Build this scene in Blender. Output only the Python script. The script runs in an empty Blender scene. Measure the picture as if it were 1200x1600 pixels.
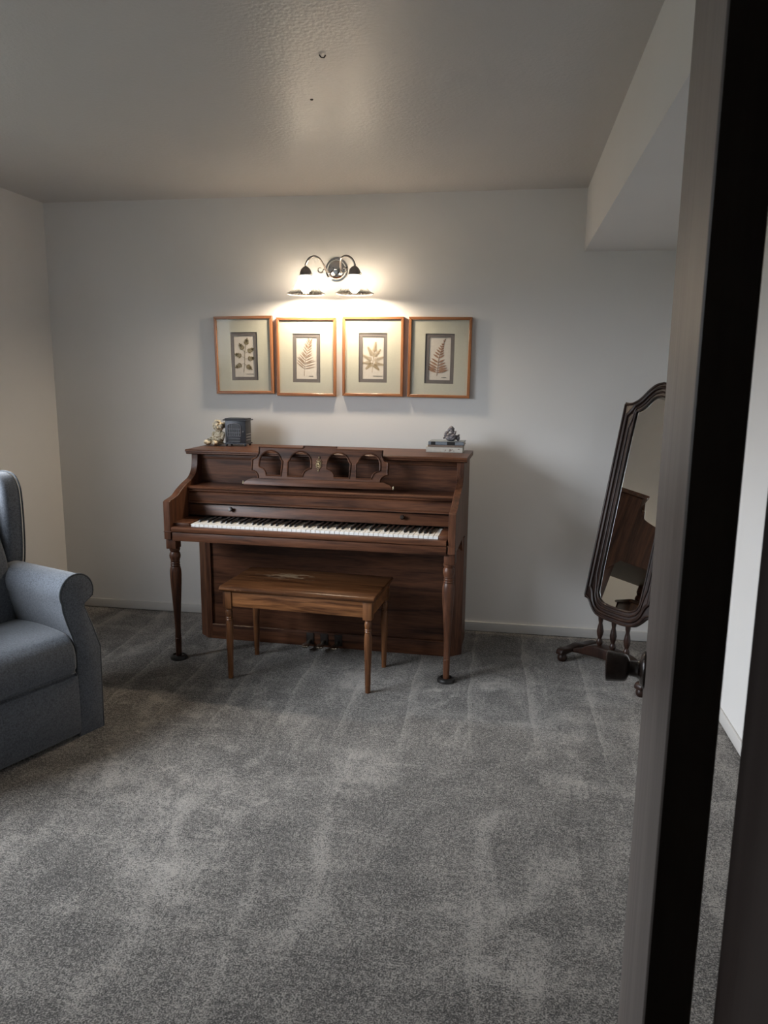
import bpy, bmesh, math, random
from mathutils import Vector, Matrix, noise
random.seed(7)
PI = math.pi
R = math.radians
SC = bpy.context.scene
COL = SC.collection

# ------------------------------------------------------------------ measures
F_PX, CAM_H = 1183.43, 1.4846
YAW, PIT, ROL = 0.1627, 0.1817, 0.0105
YB, ZC, ZS = 4.2852, 2.44, 2.124          # back wall, ceiling, soffit underside
XL, XS, XR = -2.7425, 0.3518, 0.9635      # left wall, soffit face, right wall
YF = 0.512                                # room side of the front wall
ZBB = 0.058

# ------------------------------------------------------------------ materials
def new_mat(name):
    m = bpy.data.materials.new(name); m.use_nodes = True
    nt = m.node_tree
    return m, nt, nt.nodes['Principled BSDF']

def setp(b, **k):
    names = dict(color='Base Color', rough='Roughness', metal='Metallic', spec='Specular IOR Level',
                 coat='Coat Weight', coatr='Coat Roughness', sheen='Sheen Weight', sheenr='Sheen Roughness', ior='IOR')
    for a, v in k.items():
        s = b.inputs[names[a]]
        s.default_value = (*v, 1) if isinstance(v, tuple) and len(v) == 3 else v

def node(nt, t, **k):
    n = nt.nodes.new(t)
    for a, v in k.items():
        if a in n.inputs: n.inputs[a].default_value = v
        else: setattr(n, a, v)
    return n

def coords(nt, scale=(1, 1, 1), rot=(0, 0, 0)):
    tc = nt.nodes.new('ShaderNodeTexCoord'); mp = nt.nodes.new('ShaderNodeMapping')
    mp.inputs['Scale'].default_value = scale; mp.inputs['Rotation'].default_value = rot
    nt.links.new(tc.outputs['Object'], mp.inputs['Vector'])
    return mp.outputs['Vector']

def ramp(nt, fac, stops):
    r = nt.nodes.new('ShaderNodeValToRGB'); cr = r.color_ramp
    while len(cr.elements) > len(stops): cr.elements.remove(cr.elements[-1])
    while len(cr.elements) < len(stops): cr.elements.new(0.5)
    for e, (p, c) in zip(cr.elements, stops):
        e.position = p; e.color = (*c, 1) if len(c) == 3 else c
    nt.links.new(fac, r.inputs['Fac'])
    return r.outputs['Color']

def bump(nt, bsdf, height, strength, dist):
    b = nt.nodes.new('ShaderNodeBump'); b.inputs['Strength'].default_value = strength
    b.inputs['Distance'].default_value = dist
    nt.links.new(height, b.inputs['Height']); nt.links.new(b.outputs['Normal'], bsdf.inputs['Normal'])

def plain(name, color, rough=0.5, metal=0.0, spec=0.5, vary=0.08, scale=60, bmp=0.0, coat=0.0):
    m, nt, b = new_mat(name)
    setp(b, rough=rough, metal=metal, spec=spec, coat=coat)
    v = coords(nt)
    n = node(nt, 'ShaderNodeTexNoise', Scale=float(scale), Detail=4.0)
    nt.links.new(v, n.inputs['Vector'])
    lo = tuple(c * (1 - vary) for c in color); hi = tuple(min(1, c * (1 + vary)) for c in color)
    nt.links.new(ramp(nt, n.outputs['Fac'], [(0.3, lo), (0.7, hi)]), b.inputs['Base Color'])
    if bmp: bump(nt, b, n.outputs['Fac'], bmp, 0.002)
    return m

def wood(name, dark, light, axis='x', rough=0.42, coat=0.0, scale=1.0):
    m, nt, b = new_mat(name)
    setp(b, rough=rough, coat=coat, coatr=0.18, spec=0.32)
    st = {'x': (1.6, 22, 22), 'y': (22, 1.6, 22), 'z': (22, 22, 1.6)}[axis]
    v = coords(nt, tuple(s * scale for s in st))
    n1 = node(nt, 'ShaderNodeTexNoise', Scale=1.4, Detail=6.0, Roughness=0.58, Distortion=0.6)
    nt.links.new(v, n1.inputs['Vector'])
    v2 = coords(nt, tuple(s * scale * 7 for s in st))
    n2 = node(nt, 'ShaderNodeTexNoise', Scale=1.2, Detail=3.0, Roughness=0.5)
    nt.links.new(v2, n2.inputs['Vector'])
    mx = nt.nodes.new('ShaderNodeMath'); mx.operation = 'MULTIPLY_ADD'
    nt.links.new(n2.outputs['Fac'], mx.inputs[0]); mx.inputs[1].default_value = 0.35
    nt.links.new(n1.outputs['Fac'], mx.inputs[2])
    mid = tuple((a + c) / 2 for a, c in zip(dark, light))
    nt.links.new(ramp(nt, mx.outputs[0], [(0.48, dark), (0.66, mid), (0.86, light)]), b.inputs['Base Color'])
    bump(nt, b, n2.outputs['Fac'], 0.12, 0.001)
    return m

def fabric(name, lo, hi):
    m, nt, b = new_mat(name)
    setp(b, rough=0.9, spec=0.25, sheen=0.35, sheenr=0.5)
    v = coords(nt, (1, 1, 1))
    n = node(nt, 'ShaderNodeTexNoise', Scale=170.0, Detail=3.0, Roughness=0.7)
    nt.links.new(v, n.inputs['Vector'])
    n2 = node(nt, 'ShaderNodeTexNoise', Scale=5.0, Detail=2.0)
    nt.links.new(v, n2.inputs['Vector'])
    a = nt.nodes.new('ShaderNodeMath'); a.operation = 'MULTIPLY_ADD'
    nt.links.new(n2.outputs['Fac'], a.inputs[0]); a.inputs[1].default_value = 0.25
    nt.links.new(n.outputs['Fac'], a.inputs[2])
    nt.links.new(ramp(nt, a.outputs[0], [(0.42, lo), (0.82, hi)]), b.inputs['Base Color'])
    bump(nt, b, n.outputs['Fac'], 0.35, 0.0015)
    return m

def wallpaint(name, color, rough, spec, bs, bd, sc=140):
    m, nt, b = new_mat(name)
    setp(b, rough=rough, spec=spec)
    v = coords(nt)
    n = node(nt, 'ShaderNodeTexNoise', Scale=float(sc), Detail=3.0, Roughness=0.55)
    nt.links.new(v, n.inputs['Vector'])
    n2 = node(nt, 'ShaderNodeTexNoise', Scale=2.2, Detail=3.0)
    nt.links.new(v, n2.inputs['Vector'])
    nt.links.new(ramp(nt, n2.outputs['Fac'], [(0.3, tuple(c * 0.965 for c in color)), (0.7, color)]), b.inputs['Base Color'])
    bump(nt, b, n.outputs['Fac'], bs, bd)
    return m

def carpet_mat():
    m, nt, b = new_mat('grey_cut_pile_carpet')
    setp(b, rough=0.95, spec=0.1, sheen=0.25, sheenr=0.6)
    v = coords(nt)
    def nz(scale, detail, rough=0.6, dist=0.0, vec=v):
        n = node(nt, 'ShaderNodeTexNoise', Scale=scale, Detail=detail, Roughness=rough, Distortion=dist)
        nt.links.new(vec, n.inputs['Vector']); return n.outputs['Fac']
    def mth(op, a, c=None, d=None):
        q = nt.nodes.new('ShaderNodeMath'); q.operation = op
        for i, x in enumerate((a, c, d)):
            if x is None: continue
            if isinstance(x, (int, float)): q.inputs[i].default_value = x
            else: nt.links.new(x, q.inputs[i])
        return q.outputs[0]
    fine = nz(210.0, 3.0, 0.75)
    tuft = nz(75.0, 2.0, 0.6)
    # pile lay: cleaner strokes running away from the door, foot scuffs, broad patches
    vs = coords(nt, (2.6, 0.9, 1), (0, 0, R(24)))
    strokes = nz(2.1, 4.0, 0.62, 0.9, vs)
    vs2 = coords(nt, (1.0, 2.6, 1), (0, 0, R(-35)))
    strokes2 = nz(1.3, 3.0, 0.6, 1.2, vs2)
    patch = nz(1.5, 4.0, 0.62, 0.6)
    scuff = nz(6.5, 4.0, 0.65, 1.0)
    s1 = ramp(nt, strokes, [(0.50, (0, 0, 0)), (0.66, (1, 1, 1))])
    s2 = ramp(nt, strokes2, [(0.52, (0, 0, 0)), (0.68, (1, 1, 1))])
    lay = mth('MULTIPLY_ADD', s1, 0.22, mth('MULTIPLY', s2, 0.16))
    sxyz = nt.nodes.new('ShaderNodeSeparateXYZ'); nt.links.new(v, sxyz.inputs[0])
    wob = nz(2.0, 2.0)
    u = mth('MULTIPLY_ADD', sxyz.outputs['X'], 1.0, mth('MULTIPLY', sxyz.outputs['Y'], 0.03))
    u = mth('MULTIPLY_ADD', wob, 0.07, u)
    fr = mth('FRACT', mth('MULTIPLY', u, 3.65))
    ln = ramp(nt, fr, [(0.0, (1, 1, 1)), (0.07, (0.4, 0.4, 0.4)), (0.20, (0, 0, 0))])
    far = ramp(nt, mth('MULTIPLY_ADD', sxyz.outputs['Y'], 1.0, -2.55), [(0.05, (0, 0, 0)), (0.55, (1, 1, 1))])
    ln = mth('MULTIPLY', mth('MULTIPLY', ln, far), nz(1.9, 2.0))
    lay = mth('MULTIPLY_ADD', ln, 0.50, lay)
    lay = mth('MULTIPLY_ADD', patch, 0.50, lay)
    hi = ramp(nt, nz(9.0, 4.0, 0.62, 1.2), [(0.54, (0, 0, 0)), (0.68, (1, 1, 1))])
    hi = mth('MULTIPLY', hi, ramp(nt, nz(1.1, 2.0), [(0.42, (0, 0, 0)), (0.6, (1, 1, 1))]))
    lay = mth('MULTIPLY_ADD', hi, 0.30, lay)
    lay = mth('MULTIPLY_ADD', scuff, 0.55, lay)
    sp = mth('MULTIPLY_ADD', fine, 1.38, mth('MULTIPLY', tuft, 0.45))
    tot = mth('MULTIPLY_ADD', lay, 0.42, sp)
    sc = mth('MULTIPLY_ADD', tot, 1.0, -0.53)
    rr = ramp(nt, sc, [(0.36, (0.010, 0.009, 0.0082)), (0.56, (0.103, 0.093, 0.083)), (0.80, (0.56, 0.515, 0.465))])
    nt.links.new(rr, b.inputs['Base Color'])
    h = mth('MULTIPLY_ADD', lay, 0.5, sp)
    bump(nt, b, h, 0.9, 0.012)
    return m

M = {}
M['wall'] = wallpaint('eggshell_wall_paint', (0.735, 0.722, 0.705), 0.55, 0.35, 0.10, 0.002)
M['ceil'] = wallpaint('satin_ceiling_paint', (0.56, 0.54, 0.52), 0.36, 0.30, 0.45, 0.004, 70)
M['base'] = wallpaint('baseboard_paint', (0.60, 0.585, 0.565), 0.45, 0.4, 0.05, 0.001)
M['white'] = plain('white_gloss_paint', (0.75, 0.75, 0.73), 0.35, vary=0.03)
M['carpet'] = carpet_mat()
PD, PL = (0.030, 0.0108, 0.0060), (0.150, 0.060, 0.030)
M['wx'] = wood('walnut_grain_lengthwise', PD, PL, 'x')
M['wz'] = wood('walnut_grain_upright', PD, PL, 'z')
M['wy'] = wood('walnut_grain_deep', PD, PL, 'y')
M['wdark'] = wood('dark_walnut_board', (0.022, 0.010, 0.006), (0.06, 0.026, 0.014), 'x')  # darker walnut for the back board and key bed
M['bx'] = wood('oak_bench_grain', (0.065, 0.024, 0.009), (0.33, 0.140, 0.054), 'x', 0.34, 0.0)
def shaded_worn_top():
    m = wood('oak_bench_top_shaded', (0.030, 0.0105, 0.004), (0.140, 0.056, 0.021), 'x', 0.34, 0.0); m.name = 'oak_bench_top_shaded_worn'; nt = m.node_tree; b = nt.nodes['Principled BSDF']  # oak darkened to paint in the top's shade; worn patch goes over it
    src = b.inputs['Base Color'].links[0].from_socket
    v = coords(nt, (18, 70, 1)); n = node(nt, 'ShaderNodeTexNoise', Scale=1.0, Detail=5.0, Roughness=0.7); nt.links.new(v, n.inputs['Vector'])
    g = node(nt, 'ShaderNodeTexGradient', gradient_type='QUADRATIC_SPHERE')
    mp = nt.nodes.new('ShaderNodeMapping'); mp.inputs['Location'].default_value = (0.42, -0.45, 0); mp.inputs['Scale'].default_value = (3.4, 7.0, 0.0)
    tc = nt.nodes.new('ShaderNodeTexCoord'); nt.links.new(tc.outputs['Object'], mp.inputs['Vector']); nt.links.new(mp.outputs[0], g.inputs['Vector'])
    ad = node(nt, 'ShaderNodeMath', operation='MULTIPLY_ADD'); ad.inputs[1].default_value = 0.28
    nt.links.new(g.outputs['Fac'], ad.inputs[0]); nt.links.new(n.outputs['Fac'], ad.inputs[2])
    f = ramp(nt, ad.outputs[0], [(0.66, (0, 0, 0)), (0.72, (1, 1, 1))])
    mx = nt.nodes.new('ShaderNodeMix'); mx.data_type = 'RGBA'
    nt.links.new(f, mx.inputs[0]); nt.links.new(src, mx.inputs[6]); mx.inputs[7].default_value = (0.26, 0.175, 0.105, 1)
    nt.links.new(mx.outputs[2], b.inputs['Base Color'])
    return m
M['btop'] = shaded_worn_top()
M['bz'] = wood('oak_bench_leg_grain', (0.045, 0.016, 0.007), (0.22, 0.092, 0.036), 'z', 0.36, 0.0)
M['worn'] = plain('bare_worn_wood', (0.36, 0.22, 0.13), 0.6, vary=0.3, scale=40)
M['ivory'] = plain('white_key_plastic', (0.88, 0.87, 0.84), 0.22, vary=0.02)
M['ebony'] = plain('black_key_plastic', (0.012, 0.011, 0.011), 0.25, vary=0.1)
M['felt'] = plain('dark_name_board', (0.02, 0.013, 0.01), 0.5, vary=0.2)
M['brass'] = plain('aged_brass', (0.62, 0.50, 0.30), 0.28, 1.0, vary=0.15)
M['pedal'] = plain('tarnished_brass', (0.42, 0.37, 0.29), 0.26, 1.0, vary=0.25)
M['ledge_pin'] = plain('dull_brass_pin', (0.34, 0.28, 0.18), 0.55, 0.6, vary=0.2)
M['cup'] = plain('black_rubber', (0.012, 0.010, 0.009), 0.45, vary=0.2)
M['knob_dark'] = plain('dark_bronze_knob', (0.03, 0.02, 0.016), 0.25, vary=0.2)
M['fabric'] = fabric('slate_blue_grey_upholstery', (0.055, 0.062, 0.075), (0.15, 0.163, 0.188))
M['fdark'] = fabric('slate_blue_grey_piping', (0.03, 0.035, 0.042), (0.08, 0.09, 0.10))
M['chrome'] = plain('polished_chrome', (0.62, 0.63, 0.64), 0.07, 1.0, vary=0.03)
M['nickel'] = plain('brushed_nickel', (0.30, 0.28, 0.27), 0.28, 1.0, vary=0.08)
M['mfx'] = wood('mahogany_mirror_frame', (0.009, 0.0045, 0.0035), (0.032, 0.014, 0.009), 'z', 0.38, 0.0)
M['doorw'] = wood('dark_stained_door', (0.095, 0.078, 0.070), (0.160, 0.134, 0.121), 'z', 0.42, 0.0, 0.6)
M['jamb'] = wood('dark_stained_jamb', (0.030, 0.020, 0.016), (0.055, 0.038, 0.032), 'z', 0.42, 0.0, 0.6)
M['frame'] = wood('cherry_picture_frame', (0.19, 0.068, 0.027), (0.38, 0.165, 0.070), 'x', 0.35, 0.2)
M['framez'] = wood('cherry_picture_frame_upright', (0.19, 0.068, 0.027), (0.38, 0.165, 0.070), 'z', 0.35, 0.2)
M['mat'] = plain('pale_green_mat_board', (0.50, 0.49, 0.405), 0.85, vary=0.03, scale=200)
M['mat2'] = plain('grey_mat_board', (0.135, 0.12, 0.115), 0.85, vary=0.08, scale=200)
M['paper'] = plain('ivory_paper', (0.56, 0.52, 0.465), 0.85, vary=0.03, scale=90)
M['ink'] = plain('dark_ink', (0.05, 0.045, 0.04), 0.8)
M['leaf_olive'] = plain('pressed_leaf_olive', (0.205, 0.170, 0.100), 0.8, vary=0.35, scale=150)
M['leaf_brown'] = plain('pressed_leaf_brown', (0.27, 0.19, 0.13), 0.8, vary=0.3, scale=150)
M['leaf_tan'] = plain('pressed_leaf_tan', (0.34, 0.265, 0.16), 0.8, vary=0.3, scale=150)
M['leaf_rust'] = plain('pressed_leaf_rust', (0.27, 0.155, 0.10), 0.8, vary=0.35, scale=150)
M['iron'] = plain('cast_iron', (0.035, 0.037, 0.044), 0.38, 0.3, vary=0.15)
M['iron_edge'] = plain('pale_iron_edge', (0.34, 0.34, 0.37), 0.40, 0.3, vary=0.15)  # paler grey for stove rims, grate, ribs and latch
M['stove_black'] = plain('black_stove_opening', (0.010, 0.010, 0.013), 0.3)  # even near-black for stove door and ash drawer fronts
M['rock'] = plain('grey_crystal_rock', (0.17, 0.155, 0.165), 0.5, vary=0.6, scale=70, bmp=0.5)
M['cover_grey'] = plain('slate_book_cloth', (0.22, 0.25, 0.28), 0.6, vary=0.08)
M['cover_tan'] = plain('tan_book_cover', (0.30, 0.22, 0.17), 0.6, vary=0.15)
M['cover_white'] = plain('cream_book_cover', (0.66, 0.62, 0.54), 0.5, vary=0.05)
M['pages'] = plain('page_edges', (0.60, 0.56, 0.48), 0.9, vary=0.1, scale=300)
M['black'] = plain('black_spine_label', (0.012, 0.012, 0.013), 0.5)

def figurine_mat():
    m, nt, b = new_mat('cream_curly_bisque'); setp(b, rough=0.75, spec=0.3)
    v = coords(nt)
    n = node(nt, 'ShaderNodeTexNoise', Scale=75.0, Detail=3.0, Roughness=0.6)
    nt.links.new(v, n.inputs['Vector'])
    nt.links.new(ramp(nt, n.outputs['Fac'], [(0.32, (0.09, 0.055, 0.025)), (0.42, (0.52, 0.42, 0.27)), (0.56, (0.78, 0.71, 0.56))]), b.inputs['Base Color'])
    bump(nt, b, n.outputs['Fac'], 0.7, 0.004)
    return m
M['figurine'] = figurine_mat()

def mirror_mat():
    m, nt, b = new_mat('silvered_mirror_glass'); setp(b, color=(0.80, 0.81, 0.79), rough=0.004, metal=1.0)
    n = node(nt, 'ShaderNodeTexNoise', Scale=3.0); nt.links.new(coords(nt), n.inputs['Vector'])
    nt.links.new(ramp(nt, n.outputs['Fac'], [(0.3, (0.79, 0.80, 0.775)), (0.7, (0.81, 0.82, 0.80))]), b.inputs['Base Color'])
    return m
M['mirror'] = mirror_mat()

def front_only(nt, fac):
    # reflect on the outer side of each surface only (no internal mirror inside the pane)
    ge = nt.nodes.new('ShaderNodeNewGeometry')
    iv = node(nt, 'ShaderNodeMath', operation='SUBTRACT'); iv.inputs[0].default_value = 1.0
    nt.links.new(ge.outputs['Backfacing'], iv.inputs[1])
    ml = node(nt, 'ShaderNodeMath', operation='MULTIPLY')
    nt.links.new(fac, ml.inputs[0]); nt.links.new(iv.outputs[0], ml.inputs[1])
    return ml.outputs[0]

def glass_mat(name, gloss, tint=(1, 1, 1)):
    m, nt, b = new_mat(name); nt.nodes.remove(b)
    out = nt.nodes['Material Output']
    tr = node(nt, 'ShaderNodeBsdfTransparent'); tr.inputs['Color'].default_value = (*tint, 1)
    gl = node(nt, 'ShaderNodeBsdfGlossy', Roughness=0.03)
    fr = node(nt, 'ShaderNodeFresnel', IOR=1.45)
    mu = node(nt, 'ShaderNodeMath', operation='MULTIPLY'); mu.inputs[1].default_value = gloss
    nt.links.new(front_only(nt, fr.outputs[0]), mu.inputs[0])
    mx = nt.nodes.new('ShaderNodeMixShader')
    nt.links.new(mu.outputs[0], mx.inputs[0]); nt.links.new(tr.outputs[0], mx.inputs[1]); nt.links.new(gl.outputs[0], mx.inputs[2])
    nt.links.new(mx.outputs[0], out.inputs['Surface'])
    return m
M['pane'] = glass_mat('clear_picture_glass', 0.55)
M['winpane'] = glass_mat('window_glass', 1.0, (0.96, 0.97, 0.97))

def shade_mat():
    m, nt, b = new_mat('ribbed_clear_shade_glass'); nt.nodes.remove(b)
    out = nt.nodes['Material Output']
    lw_ = node(nt, 'ShaderNodeLayerWeight', Blend=0.45)
    tint = ramp(nt, lw_.outputs['Facing'], [(0.05, (0.42, 0.42, 0.42)), (0.75, (0.07, 0.07, 0.07))])   # thicker glass seen edge-on
    tr = node(nt, 'ShaderNodeBsdfTransparent'); nt.links.new(tint, tr.inputs['Color'])
    tl = node(nt, 'ShaderNodeBsdfTranslucent'); tl.inputs['Color'].default_value = (0.30, 0.30, 0.29, 1)
    gl = node(nt, 'ShaderNodeBsdfGlossy', Roughness=0.12); gl.inputs['Color'].default_value = (0.9, 0.9, 0.9, 1)
    m1 = nt.nodes.new('ShaderNodeMixShader'); m1.inputs[0].default_value = 0.30
    nt.links.new(tr.outputs[0], m1.inputs[1]); nt.links.new(tl.outputs[0], m1.inputs[2])
    fr = node(nt, 'ShaderNodeFresnel', IOR=1.5)
    m2 = nt.nodes.new('ShaderNodeMixShader'); nt.links.new(front_only(nt, fr.outputs[0]), m2.inputs[0])
    nt.links.new(m1.outputs[0], m2.inputs[1]); nt.links.new(gl.outputs[0], m2.inputs[2])
    nt.links.new(m2.outputs[0], out.inputs['Surface'])
    return m
M['shade'] = shade_mat()
M['rim'] = plain('thick_glass_lip', (0.20, 0.19, 0.18), 0.12, 0.4, vary=0.1)

def emit_mat(name, color, strength):
    m, nt, b = new_mat(name)
    setp(b, color=(0.9, 0.88, 0.82), rough=0.4)
    b.inputs['Emission Color'].default_value = (*color, 1); b.inputs['Emission Strength'].default_value = strength
    return m
BULB = 102.0
M['bulb'] = emit_mat('lit_warm_bulb', (1.0, 0.83, 0.62), BULB)

# ------------------------------------------------------------------ mesh helpers
class MB:
    def __init__(s): s.bm = bmesh.new()
    def _add(s, other, mat=None):
        if mat is not None: bmesh.ops.transform(other, matrix=mat, verts=other.verts)
        me = bpy.data.meshes.new('tmp'); other.to_mesh(me); other.free()
        s.bm.from_mesh(me); bpy.data.meshes.remove(me); return s
    def box(s, x0, x1, y0, y1, z0, z1, bev=0.0, seg=2, mat=None):
        b = bmesh.new(); bmesh.ops.create_cube(b, size=1)
        for v in b.verts:
            v.co = Vector(((x0 + x1) / 2 + v.co.x * (x1 - x0), (y0 + y1) / 2 + v.co.y * (y1 - y0), (z0 + z1) / 2 + v.co.z * (z1 - z0)))
        if bev: bmesh.ops.bevel(b, geom=b.edges[:], offset=bev, segments=seg, profile=0.5, affect='EDGES')
        return s._add(b, mat)
    def prism(s, poly, axis, a0, a1, bev=0.0, seg=2, mat=None):
        """poly: 2D loop; axis 'x': poly=(y,z); 'y': poly=(x,z); 'z': poly=(x,y)"""
        def p(u, v, a): return {'x': (a, u, v), 'y': (u, a, v), 'z': (u, v, a)}[axis]
        b = bmesh.new(); n = len(poly)
        lo = [b.verts.new(p(u, v, a0)) for u, v in poly]; hi = [b.verts.new(p(u, v, a1)) for u, v in poly]
        f1 = b.faces.new(lo[::-1]); f2 = b.faces.new(hi)
        for i in range(n): b.faces.new((lo[i], lo[(i + 1) % n], hi[(i + 1) % n], hi[i]))
        bmesh.ops.recalc_face_normals(b, faces=b.faces[:])
        if bev:
            ed = [e for e in b.edges if (e.verts[0] in lo and e.verts[1] in lo) or (e.verts[0] in hi and e.verts[1] in hi)]
            bmesh.ops.bevel(b, geom=ed, offset=bev, segments=seg, profile=0.5, affect='EDGES')
        return s._add(b, mat)
    def lathe(s, prof, cx=0, cy=0, cz=0, n=24, mat=None, ribs=0, ramp_=0.0):
        b = bmesh.new(); rings = []
        for r, z in prof:
            if r < 1e-5: rings.append([b.verts.new((0, 0, z))]); continue
            ring = []
            for i in range(n):
                a = 2 * PI * i / n; rr = r * (1 + (ramp_ * math.cos(ribs * a) if ribs else 0))
                ring.append(b.verts.new((rr * math.cos(a), rr * math.sin(a), z)))
            rings.append(ring)
        for a, c in zip(rings, rings[1:]):
            for i in range(n):
                j = (i + 1) % n
                if len(a) == 1 and len(c) == 1: continue
                if len(a) == 1: b.faces.new((a[0], c[j], c[i]))
                elif len(c) == 1: b.faces.new((a[i], a[j], c[0]))
                else: b.faces.new((a[i], a[j], c[j], c[i]))
        if len(rings[0]) > 1 and not ribs: b.faces.new(rings[0][::-1])
        if len(rings[-1]) > 1 and not ribs: b.faces.new(rings[-1])
        bmesh.ops.recalc_face_normals(b, faces=b.faces[:])
        T = Matrix.Translation((cx, cy, cz))
        return s._add(b, T if mat is None else mat @ T)
    def tube(s, pts, r, n=8, closed=False, mat=None):
        pts = [Vector(p) for p in pts]; m = len(pts)
        rad = r if isinstance(r, (list, tuple)) else [r] * m
        b = bmesh.new(); rings = []; prev = None
        for i, p in enumerate(pts):
            if closed: t = pts[(i + 1) % m] - pts[i - 1]
            else: t = pts[min(i + 1, m - 1)] - pts[max(i - 1, 0)]
            t = t.normalized() if t.length > 1e-9 else Vector((0, 0, 1))
            if prev is None:
                up = Vector((0, 0, 1)) if abs(t.z) < 0.9 else Vector((1, 0, 0))
                nx = t.cross(up).normalized()
            else:
                nx = prev - t * prev.dot(t)
                nx = nx.normalized() if nx.length > 1e-6 else t.orthogonal().normalized()
            prev = nx; ny = t.cross(nx)
            rings.append([b.verts.new(p + rad[i] * (nx * math.cos(2 * PI * k / n) + ny * math.sin(2 * PI * k / n))) for k in range(n)])
        pairs = list(zip(rings, rings[1:])) + ([(rings[-1], rings[0])] if closed else [])
        for a, c in pairs:
            for k in range(n): b.faces.new((a[k], a[(k + 1) % n], c[(k + 1) % n], c[k]))
        if not closed: b.faces.new(rings[0][::-1]); b.faces.new(rings[-1])
        bmesh.ops.recalc_face_normals(b, faces=b.faces[:])
        return s._add(b, mat)
    def plate(s, outer, holes, y0, y1, mat=None):
        """flat board with holes: loops in (x, z), thickness y0..y1"""
        b = bmesh.new()
        for loop in [outer] + holes:
            vs = [b.verts.new((u, y0, v)) for u, v in loop]
            for i in range(len(vs)): b.edges.new((vs[i], vs[(i + 1) % len(vs)]))
        bmesh.ops.triangle_fill(b, use_beauty=True, use_dissolve=False, edges=b.edges[:])
        ext = bmesh.ops.extrude_face_region(b, geom=b.faces[:])
        for g in ext['geom']:
            if isinstance(g, bmesh.types.BMVert): g.co.y = y1
        bmesh.ops.recalc_face_normals(b, faces=b.faces[:])
        return s._add(b, mat)
    def ball(s, c, r, sub=2, sq=(1, 1, 1), mat=None):
        b = bmesh.new(); bmesh.ops.create_icosphere(b, subdivisions=sub, radius=1)
        for v in b.verts: v.co = Vector((c[0] + v.co.x * r * sq[0], c[1] + v.co.y * r * sq[1], c[2] + v.co.z * r * sq[2]))
        return s._add(b, mat)
    def warp(s, amp, scale, seed=0):
        for v in s.bm.verts:
            d = noise.noise_vector(v.co * scale + Vector((seed, seed * 2, seed * 3)))
            v.co += d * amp
        return s
    def build(s, name, mat, parent=None, angle=35, smooth=True):
        me = bpy.data.meshes.new(name); s.bm.to_mesh(me); s.bm.free()
        me.materials.append(mat)
        if smooth:
            for p in me.polygons: p.use_smooth = True
            me.set_sharp_from_angle(angle=R(angle))
        o = bpy.data.objects.new(name, me); COL.objects.link(o)
        if parent is not None: o.parent = parent
        return o

def tag(o, label, cat, group=None):
    o['label'] = label; o['category'] = cat
    if group: o['group'] = group
    return o
def thing(name, label, cat, loc, rz=0.0, group=None):
    o = bpy.data.objects.new(name, None); COL.objects.link(o)
    o.empty_display_size = 0.1; o.location = loc; o.rotation_euler = (0, 0, rz)
    return tag(o, label, cat, group)
def struct(o): o['kind'] = 'structure'; return o
def sub(o, lv=2, bev=None, seg=3):
    if bev:
        m = o.modifiers.new('Bevel', 'BEVEL'); m.width = bev; m.segments = seg; m.limit_method = 'ANGLE'
    if lv:
        m = o.modifiers.new('Subdivision', 'SUBSURF'); m.levels = lv; m.render_levels = lv
    return o
def arc(cx, cy, r, a0, a1, n, ry=None):
    ry = r if ry is None else ry
    return [(cx + r * math.cos(R(a0 + (a1 - a0) * i / n)), cy + ry * math.sin(R(a0 + (a1 - a0) * i / n))) for i in range(n + 1)]
def spline(pts, n=6, closed=False):
    out = []; m = len(pts); P = [Vector(p) for p in pts]
    for i in range(m if closed else m - 1):
        p0 = P[i - 1] if (closed or i > 0) else P[i]; p1 = P[i]; p2 = P[(i + 1) % m]
        p3 = P[(i + 2) % m] if (closed or i + 2 < m) else p2
        for k in range(n):
            t = k / n
            out.append(tuple(0.5 * ((2 * p1) + (p2 - p0) * t + (2 * p0 - 5 * p1 + 4 * p2 - p3) * t * t + (3 * p1 - p0 - 3 * p2 + p3) * t ** 3)))
    if not closed: out.append(tuple(P[-1]))
    return out

# ------------------------------------------------------------------ setting
T = 0.12
HY0 = -1.35                                  # far end of the hall behind the camera
struct(MB().box(XL - T, XR + T, HY0 - T, YB + T, -0.10, 0.0).build('floor', M['carpet'], smooth=False))
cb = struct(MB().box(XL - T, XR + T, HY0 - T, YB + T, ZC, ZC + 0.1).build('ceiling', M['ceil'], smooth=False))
MB().tube([(-0.620, 2.462, ZC - 0.001), (-0.614, 2.464, ZC - 0.008), (-0.606, 2.465, ZC - 0.009), (-0.600, 2.464, ZC - 0.002)], 0.0022, 6).build('ceiling_hook', M['knob_dark'], cb)
MB().ball((-0.742, 2.835, ZC - 0.001), 0.006, 2, (1, 0.8, 0.6)).build('ceiling_speck', M['knob_dark'], cb)
struct(MB().box(XL - T, XR + T, YB, YB + T, 0, ZC).build('wall_back', M['wall'], smooth=False))
struct(MB().box(XR, XR + T, HY0, YB, 0, ZC).build('wall_right', M['wall'], smooth=False))
WY0, WY1, WZ0, WZ1 = 0.95, 2.75, 0.88, 2.14  # window opening in the left wall
lw = MB()
lw.box(XL - T, XL, HY0, WY0, 0, ZC).box(XL - T, XL, WY1, YB, 0, ZC)
lw.box(XL - T, XL, WY0, WY1, 0, WZ0).box(XL - T, XL, WY0, WY1, WZ1, ZC)
struct(lw.build('wall_left', M['wall'], smooth=False))
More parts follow.
